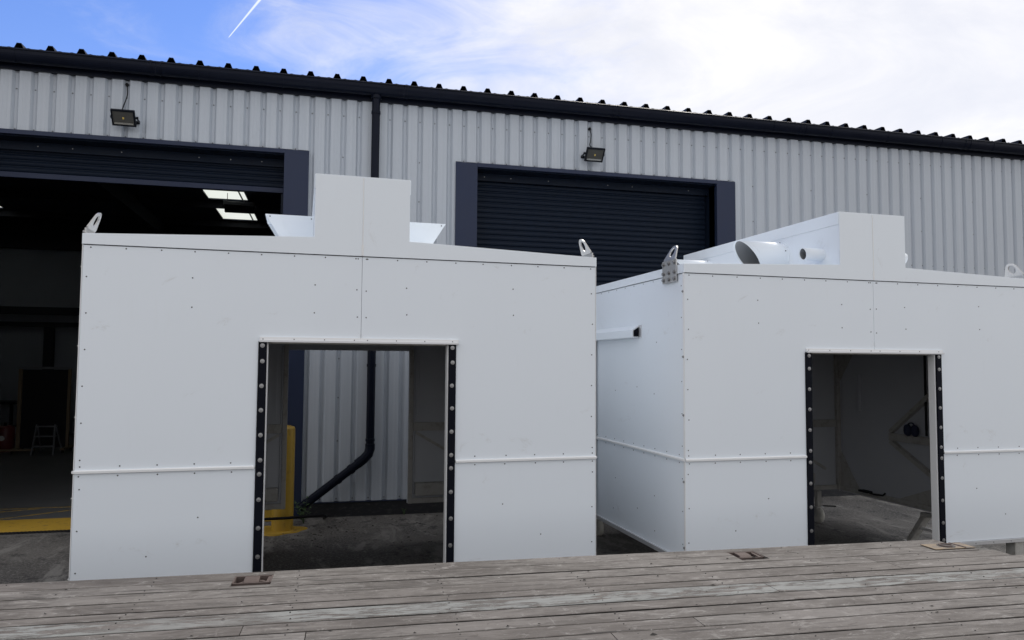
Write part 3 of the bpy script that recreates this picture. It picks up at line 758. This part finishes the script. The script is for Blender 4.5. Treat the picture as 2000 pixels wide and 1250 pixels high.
        for side in (((0, -1), (CW, 1))[sg],):
            for k in range(12): riv(.16+k*.2, ZT-.018, side=side)
            for k in range(12): riv(.10+k*.22, ZS1+.022, side=side); riv(.10+k*.22, ZS0-.016, side=side)
            for p, q in ((.5, 1.75), (.9, 1.35), (.55, 1.3), (1.4, 1.3), (.55, .42), (.9, .25), (1.4, .45), (.55, .12), (1.45, .15)): riv(p, q, side=side)
            for k in range(9): riv(.05, .12+k*.26, side=side)
    for k in range(6): riv(DR_+.12+k*.2, -.018, -.0165)
    part(rv, 'rivets', 'screw', kind='stuff')
    # legs
    for x, y in ((.245, -.002), (CW-.345, -.002)):
        lg = MB(); lg.box(x, x+.1, y, y+.1, .006, zb-.0345); lg.build('leg', 'frame', t, .004)
        MB().box(x-.03, x+.13, y-.03, y+.13, -.001, .006).build('foot_plate', 'frame', t)
    for x in (.33, CW-.40):
        y = CL-.10
        MB().box(x-.03, x+.03, y-.03, y+.03, .20, zb+.001).build('leg', 'frame', t, .003)
        MB().box(x-.05, x+.05, y-.05, y+.05, .19, .20).build('foot_plate', 'steel', t)
        MB().tube([(x+.03, y-.055, .215), (x+.20, y-.075, .205)], .008, 8).build('jack_handle', 'cable', t)
        w = MB(); w.tube([(x-.03, y, .095), (x-.024, y, .095), (x+.024, y, .095), (x+.03, y, .095)], [.075, .095, .095, .075], 24); w.build('jack_wheel', 'offwhite', t)
        MB().box(x-.045, x-.034, y-.02, y+.02, .08, .19).build('wheel_fork', 'steel', t); MB().box(x+.034, x+.045, y-.02, y+.02, .08, .19).build('wheel_fork', 'steel', t)
    return t
c1 = cabin((-1.5867, 5.5, 0), R(1.752), .425, 'white panelled cabin with square mitred hoods beside its roof box, yellow bollard behind its doorway', 'hood', .095)
c2 = cabin((2.8062, 5.5213, 0), R(1.4886), .395, 'white panelled cabin with round pipe stubs sticking out of its roof box', 'pipe', 0.0)
def c2p(u, v, z):
    a = R(1.4886); return Vector((2.8062+u*math.cos(a)-v*math.sin(a), 5.5213+u*math.sin(a)+v*math.cos(a), z))

# trestle carrying the pipe-stub cabin's right-hand wall
tr_ = thing('trestle', 'grey steel trestle with splayed legs under the cabin with pipe stubs', 'trestle', c2p(3.60, 1.20, 0), R(1.4886))
for s in (1, -1):
    MB().bar((0, s*.32, .012), (0, s*.10, .325), .05, .095, (1, 0, 0)).build('leg', 'frame', tr_)
    MB().box(-.05, .05, s*.32-.07, s*.32+.07, 0, .012).build('foot', 'frame', tr_)
MB().box(-.04, .04, -.14, .14, .326, .362).build('top_plate', 'frame', tr_)
MB().box(-.012, .012, -.18, .18, .17, .20).build('cross_bar', 'sign', tr_)
# padded lumps on the rail
ep = thing('ear_defenders', 'pair of dark navy padded cups on the rail inside the pipe-stub cabin', 'ear defenders', c2p(CW-.041-.10, 1.40, .395+.786), R(1.4886))
for s in (-1, 1):
    b = MB(); vs = []; fs = []; n1, n2 = 12, 9
    for i in range(n2):
        ph = math.pi*i/(n2-1)
        for k in range(n1):
            a = 2*math.pi*k/n1; rr = math.sin(ph)**.7
            vs.append((.042*rr*math.cos(a), s*.052+.046*rr*math.sin(a), .062-.062*math.cos(ph)+.004*math.sin(3*a)))
    fs = [(i*n1+k, i*n1+(k+1) % n1, (i+1)*n1+(k+1) % n1, (i+1)*n1+k) for i in range(n2-1) for k in range(n1)]
    b.add(vs, fs, True).build('ear_cup', 'navycloth', ep)
MB().tube([(0, .052*math.cos(a), .10+.045*math.sin(a)) for a in [math.pi*k/10 for k in range(11)]], .008, 6).build('headband', 'navycloth', ep)
# ratchet strap hooked on the bottom rail
rs_ = thing('ratchet_strap', 'black ratchet strap tail hanging over the bottom rail of the pipe-stub cabin', 'strap', c2p(CW-.12, 2.14, .395))
MB().box(-.05, .03, -.08, .08, .051, .075).build('buckle', 'cable', rs_, .006)
MB().tube([(-.02, -.07, .06), (-.06, -.2, .062), (-.05, -.34, .072), (-.03, -.36, .10)], .011, 8).build('strap_tail', 'cable', rs_)

# ------------------------------------------------------------------ bollard, weeds, hose, litter
bo = thing('bollard', 'yellow painted steel bollard seen through the doorway', 'bollard', (-.45, 9.18, 0))
b = MB(); b.tube([(0, 0, .004), (0, 0, 1.17), (0, 0, 1.195), (0, 0, 1.21)], [.122, .122, .112, .07], 28); b.build('post', 'bollard', bo)
b = MB(); nn = 36; vs = []
for z in (.0, .014):
    for k in range(nn):
        a = 2*math.pi*k/nn; r = (.27+.03*math.sin(3*a+1)+.02*math.sin(7*a))*(1 if z == 0 else .985); vs.append((r*1.1*math.cos(a)-.06, r*.9*math.sin(a)-.0, z))
b.add(vs, [tuple(range(nn, 2*nn))]+[(k, (k+1) % nn, nn+(k+1) % nn, nn+k) for k in range(nn)]); b.build('base_plate', 'yellow', bo)
def weed(loc, n, h, label):
    t = thing('weed', label, 'plant', loc); rnd = random.Random(int(abs(loc[0])*1000))
    for i in range(n):
        a = rnd.uniform(0, 6.28); l = h*rnd.uniform(.6, 1.1); tip = Vector((math.cos(a)*l*.45, math.sin(a)*l*.45, l)); b = MB()
        b.tube([(0, 0, 0), tip*.5+Vector((0, 0, .02)), tip], [.003, .002, .001], 5).build('stem', 'leaf', t)
        b = MB()
        for k in range(9):
            p = tip*(k+2)/10; d = Vector((math.cos(a+2.4*k), math.sin(a+2.4*k), .4)).normalized()*l*.24*(1.25-k*.08); sd = d.cross(Vector((0, 0, 1))).normalized()*l*.06
            b.add([p, p+d*.5+sd, p+d, p+d*.5-sd], [(0, 1, 2, 3)])
        b.build('leaves', 'leaf', t)
weed((-.22, 9.52, 0), 9, .30, 'leafy green weed growing beside the yellow bollard')
weed((1.02, 9.80, 0), 6, .09, 'tiny weed at the foot of the warehouse plinth')
hs_ = MB(); hs_.tube([(-1.35, 8.75, .235), (-.9, 8.80, .212), (-.4, 8.86, .205), (0.0, 9.0, .195), (.05, 9.4, .10), (.02, 9.7, .02)], .016, 8)
ho_ = hs_.build('hose', 'cable'); ho_['label'] = 'thin black hose stretched across behind the doorway in front of the bollard'; ho_['category'] = 'hose'
lt = MB(); rnd = random.Random(3)
for i in range(170):
    x, y = (rnd.uniform(-.7, 1.6), rnd.uniform(8.2, 9.8)) if i < 90 else (rnd.gauss(-.25, .25), rnd.gauss(9.05, .2))
    if (x+.45)**2+(y-9.18)**2 < .1: continue
    s = rnd.uniform(.006, .022); a = rnd.uniform(0, 6.28); c, q = math.cos(a)*s, math.sin(a)*s
    lt.add([(x-c, y-q, .003), (x+q*.6, y-c*.6, .004+s*.3), (x+c, y+q, .003), (x-q*.6, y+c*.6, .005)], [(0, 1, 2, 3)])
lo = lt.build('leaf_litter', 'debris'); lo['kind'] = 'stuff'; lo['label'] = 'scattered dark leaf litter on the concrete behind the doorway'; lo['category'] = 'litter'

# ------------------------------------------------------------------ inside the hall, beyond the open shutter
ws = thing('welding_screen', 'dark curtain screen on a pale timber frame with castors inside the hall', 'screen', (-5.82, 18.0, 0))
MB().box(-.42, .44, -.012, .0, .10, 1.76).build('curtain', 'curtain', ws)
MB().box(-.50, -.43, -.03, .03, .10, 1.80).build('post', 'timber', ws, .004); MB().box(.445, .50, -.03, .03, .10, 1.78).build('post', 'timber', ws, .004)
MB().box(-.50, .50, -.035, -.013, 1.77, 1.82).build('top_rail', 'alum', ws)
for x in (-.47, .47):
    MB().box(x-.04, x+.04, -.32, .32, .07, .11).build('foot', 'timber', ws, .004)
    for y in (-.27, .27): MB().tube([(x-.015, y, .035), (x+.015, y, .035)], .035, 14).build('castor', 'cable', ws)
MB().box(-.72, -.02, -.42, -.34, .075, .115).build('foot', 'timber', ws, .004)
sl_ = thing('step_ladder', 'small aluminium step ladder standing in front of the dark curtain screen', 'ladder', (-5.62, 17.55, 0))
for x in (-.2, .2):
    MB().bar((x, -.16, 0), (x*.85, .0, .62), .05, .025, (1, 0, 0)).build('rail', 'alum', sl_); MB().bar((x, .42, 0), (x*.85, .04, .60), .04, .022, (1, 0, 0)).build('rear_leg', 'alum', sl_)
for k in range(3): MB().box(-.19, .19, -.14+k*.055, -.02+k*.055, .17+k*.20, .195+k*.20).build('step', 'alum', sl_)
dmr = thing('drum', 'small red drum with pale round print beside the curtain screen', 'drum', (-6.62, 18.25, 0))
MB().tube([(0, 0, 0), (0, 0, .02), (0, 0, .5), (0, 0, .54), (0, 0, .56)], [.17, .18, .18, .16, .10], 24).build('body', 'red', dmr)
MB().tube([(0, 0, .56), (0, 0, .62)], .03, 12).build('spout', 'cable', dmr)
MB().tube([(0, -.184, .30), (0, -.176, .30)], .055, 18).build('print', 'sign', dmr)
cb2 = thing('work_bench', 'dark steel work bench against the back wall of the hall', 'bench', (-8.6, 21.6, 0))
MB().box(-1.4, 1.1, -.4, .4, .86, .92).build('bench_top', 'interiordark', cb2)
for x in (-1.3, 1.0):
    for y in (-.34, .34): MB().box(x-.03, x+.03, y-.03, y+.03, 0, .86).build('leg', 'interiordark', cb2)
MB().box(-1.25, .95, -.3, .35, .25, .28).build('shelf', 'interiordark', cb2)
sg_ = thing('notice_board', 'white notice with dark round print fixed to a black cabinet', 'notice', (-5.05, 17.99, 1.30))
MB().box(0, .26, -.012, -.001, 0, .14).build('plate', 'sign', sg_)
MB().tube([(.07+.03*math.cos(a), -.0135, .07+.04*math.sin(a)) for a in [math.pi*.4+k*.35 for k in range(11)]], .006, 6).build('print', 'glyph', sg_)
MB().tube([(.15+.03*math.cos(a), -.0135, .07+.04*math.sin(a)) for a in [math.pi*.2+k*.4 for k in range(14)]], .006, 6).build('print', 'glyph', sg_)
cbn = thing('cabinet', 'tall black steel cabinet beside the curtain screen in the hall', 'cabinet', (-4.75, 18.3, 0))
MB().box(-.45, .45, -.30, .3, 0, 1.55).build('body', 'interiordark', cbn); MB().box(-.44, -.005, -.309, -.3005, .02, 1.53).build('door', 'interiordark', cbn); MB().box(.005, .44, -.309, -.3005, .02, 1.53).build('door', 'interiordark', cbn)

# ------------------------------------------------------------------ trailer deck
DZ = .85; DA = math.atan(-.0365)
td = thing('trailer', 'flatbed trailer with a weathered grey timber plank deck in front of both cabins', 'trailer', (0, 4.195, 0), DA)
def T2(x, y):   # world -> deck
    c, s = math.cos(DA), math.sin(DA); y -= 4.195; return (x*c+y*s, -x*s+y*c)
widths = [.150, .145, .138, .142, .095, .165, .122, .126, .126, .148, .15, .15, .15, .15, .15, .15]
joints = {0: [-3.1], 1: [-1.7], 2: [3.05], 3: [-3.6, 3.1], 4: [-3], 5: [-2.4, 2.2], 6: [-.28, 3.7], 7: [-.02, 5.0], 8: [-1.6, 1.62], 9: [-2.7, 1.2], 10: [.4]}
pockets = [(-.425, -.235), (2.315, 2.49)]          # along plank 1-2, in deck x
y = 0; X0, X1 = -9.0, 9.0
rnd = random.Random(11)
for i, w in enumerate(widths):
    ya, yb = y-w+.006, y-.006; y -= w
    xe = {0: 3.79, 1: 3.86, 2: 3.95}.get(i, X1); dz = rnd.uniform(-.0012, .0012); tl = rnd.uniform(-.0008, .0008); ph = rnd.uniform(0, 6)
    cuts = [X0]+[j for j in joints.get(i, [-2.2, 1.0]) if j < xe-.2]+[xe]
    segs = [(a+.002, b_-.002, ya, yb) for a, b_ in zip(cuts, cuts[1:])]
    if i in (0, 1):
        # cut round the lashing pockets, which straddle the joint of the first two planks
        out = []
        for a, b_, p, q in segs:
            cur = [(a, b_)]
            for (pa, pb) in pockets:
                nx = []
                for a_, b2 in cur:
                    if pa > a_ and pb < b2:
                        nx += [(a_, pa), (pb, b2)]
                        if i == 0: out.append((pa, pb, p+.075, q))
                        else: out.append((pa, pb, p, q-.095))
                    else: nx.append((a_, b2))
                cur = nx
            out += [(a_, b2, p, q) for a_, b2 in cur]
        segs = out
    for a, b_, p, q in segs:
        n_ = max(2, int((b_-a)/.12)); bb = MB()
        vs = []
        for k in range(n_+1):
            x = a+(b_-a)*k/n_; e1 = .0016*math.sin(x*7+ph)+rnd.uniform(-.0012, .0012); e2 = .0016*math.sin(x*5.3+ph*2)+rnd.uniform(-.0012, .0012); h = DZ+dz+.0010*math.sin(x*1.7+ph)
            ch = .0025
            vs += [(x, p+e1, DZ-.045), (x, p+e1, h-ch-tl), (x, p+e1+ch, h-tl), (x, q+e2-ch, h+tl), (x, q+e2, h-ch+tl), (x, q+e2, DZ-.045)]
        fs = [(6*k+m, 6*k+(m+1) % 6, 6*(k+1)+(m+1) % 6, 6*(k+1)+m) for k in range(n_) for m in range(6)]
        fs += [tuple(range(5, -1, -1)), tuple(range(6*n_, 6*n_+6))]
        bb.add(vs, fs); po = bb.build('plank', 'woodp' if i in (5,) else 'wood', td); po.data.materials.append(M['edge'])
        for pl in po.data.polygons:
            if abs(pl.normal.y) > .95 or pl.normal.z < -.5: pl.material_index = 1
yn = y
# lashing pockets: a rusted tray with a bar and a ring
for (pa, pb) in pockets:
    e = bpy.data.objects.new('lashing_point', None); C.objects.link(e); e.parent = td; e.location = (0, 0, 0)
    y0, y1 = -.197, -.073
    b = MB(); b.box(pa, pb, y0, y1, DZ-.075, DZ-.066)
    b.box(pa, pa+.008, y0, y1, DZ-.0659, DZ-.002); b.box(pb-.008, pb, y0, y1, DZ-.0659, DZ-.002); b.box(pa+.0081, pb-.0081, y1-.008, y1, DZ-.0659, DZ-.002); b.box(pa+.0081, pb-.0081, y0, y0+.008, DZ-.0659, DZ-.004)
    b.build('tray', 'rust', e)
    cx = (pa+pb)/2
    b = MB(); b.prism([(y0+.03, DZ-.05), (y1-.009, DZ-.05), (y1-.009, DZ-.002), (y0+.055, DZ-.002), (y0+.034, DZ-.010)], 'x', cx-.045, cx+.03); b.build('bridge', 'rust', e, .004)
    MB().tube([(pa+.025, y0+.03, DZ-.045), (pa+.03, y0+.07, DZ-.03), (pa+.05, y0+.09, DZ-.028), (pb-.05, y0+.09, DZ-.028), (pb-.03, y0+.07, DZ-.03), (pb-.025, y0+.03, DZ-.045)], .011, 10).build('ring', 'rust', e)
    MB().bar((pb-.02, y0+.01, DZ-.012), (pb-.016, y1-.01, DZ-.012), .016, .012).build('lip', 'rust', e)
# flush lashing ring near the deck's cut end
e = bpy.data.objects.new('lashing_ring', None); C.objects.link(e); e.parent = td
rx, ry = T2(3.70, 3.865)
MB().box(rx-.13, rx+.15, ry-.065, ry+.06, DZ+.0035, DZ+.007).build('ring_plate', 'tan', e)
b = MB(); b.tube([(rx, ry, DZ+.0072), (rx, ry, DZ+.0085)], .052, 24); b.build('dark_well', 'darkhole', e)
MB().tube([(rx+.036*math.cos(a), ry+.036*math.sin(a), DZ+.010) for a in [2*math.pi*k/20 for k in range(17)]], .006, 8).build('ring', 'rust', e)
MB().bar((rx+.085, ry-.06, DZ+.009), (rx+.075, ry+.058, DZ+.009), .012, .004).build('lip', 'rust', e)
# frame below the planks
MB().box(X0, 3.75, -.03, -.008, DZ-.20, DZ-.0455).build('side_rail', 'chassis', td)
MB().box(X0, X1, yn, yn+.025, DZ-.20, DZ-.0455).build('side_rail', 'chassis', td)
MB().box(X0+.05, 3.7, -.28, -.035, DZ-.085, DZ-.078).build('added_gap_backing', 'chassis', td)  # black sheets added under the planks to keep the gaps dark
MB().box(X0+.05, 3.9, -.4395, -.30, DZ-.062, DZ-.0505).build('added_gap_backing', 'chassis', td)
MB().box(X0+.05, X1-.05, yn+.03, -.44, DZ-.062, DZ-.0505).build('added_gap_backing', 'chassis', td)
for yy in (-.55, -1.5): MB().box(X0+.1, X1-.1, yy-.06, yy+.06, DZ-.32, DZ-.087).build('chassis_beam', 'chassis', td)
for k in range(13):
    x = X0+.5+k*1.4
    MB().box(x, x+.06, yn+.03, -.46 if x > 3.5 else -.035, DZ-.16, DZ-.0865).build('cross_member', 'chassis', td)
for x in (-7.4, -6.4, 6.5):
    for yy in (-.32, -1.75):
        b = MB(); b.tube([(x, yy-.11, .33), (x, yy-.095, .33), (x, yy+.095, .33), (x, yy+.11, .33)], [.29, .33, .33, .29], 28); b.build('wheel', 'tyre', td)
    MB().tube([(x, -.5, .33), (x, -1.6, .33)], .05, 12).build('axle', 'chassis', td)
    MB().box(x-.05, x+.05, -.6, -.5, .36, DZ-.325).build('hanger', 'chassis', td); MB().box(x-.05, x+.05, -1.55, -1.45, .36, DZ-.325).build('hanger', 'chassis', td)

fxd = MB(); rnd = random.Random(5); yy = 0
for i, w in enumerate(widths):
    x = X0+.5
    while x < (3.6 if i < 3 else X1-.3):
        for k in (.25, .75):
            px_, py_ = x+rnd.uniform(-.012, .012), yy-w*k+rnd.uniform(-.008, .008)
            if any(a-.03 < px_ < b_+.03 and -.22 < py_ < -.05 for a, b_ in pockets): continue
            r = .0032; fxd.add([(px_+r*math.cos(q*math.pi/3), py_+r*math.sin(q*math.pi/3), DZ+.0026) for q in range(6)]+[(px_+r*math.cos(q*math.pi/3), py_+r*math.sin(q*math.pi/3), DZ-.004) for q in range(6)], [tuple(range(6))]+[(q, (q+1) % 6, 6+(q+1) % 6, 6+q) for q in range(6)])
        x += .7
    yy -= w
fxd.build('deck_screws', 'darkhole', td, kind='stuff')
gr = MB()
for i in range(160):
    x, y = rnd.uniform(-3, 5), rnd.uniform(-2.2, -.02)
    if x > 3.7 and y > -.5 or any(a < x < b_ and -.2 < y < -.06 for a, b_ in pockets): continue
    q = rnd.uniform(.0015, .006); a = rnd.uniform(0, 3.14); c_, d_ = math.cos(a)*q*rnd.uniform(1, 4), math.sin(a)*q
    gr.add([(x-c_, y-d_, DZ+.0028), (x+d_, y-c_*.4, DZ+.0028), (x+c_, y+d_, DZ+.0028), (x-d_*.5, y+c_*.4, DZ+.0028+q)], [(0, 1, 2), (0, 1, 3), (1, 2, 3), (0, 3, 2)])
gr.build('grit', 'debris', td, kind='stuff')
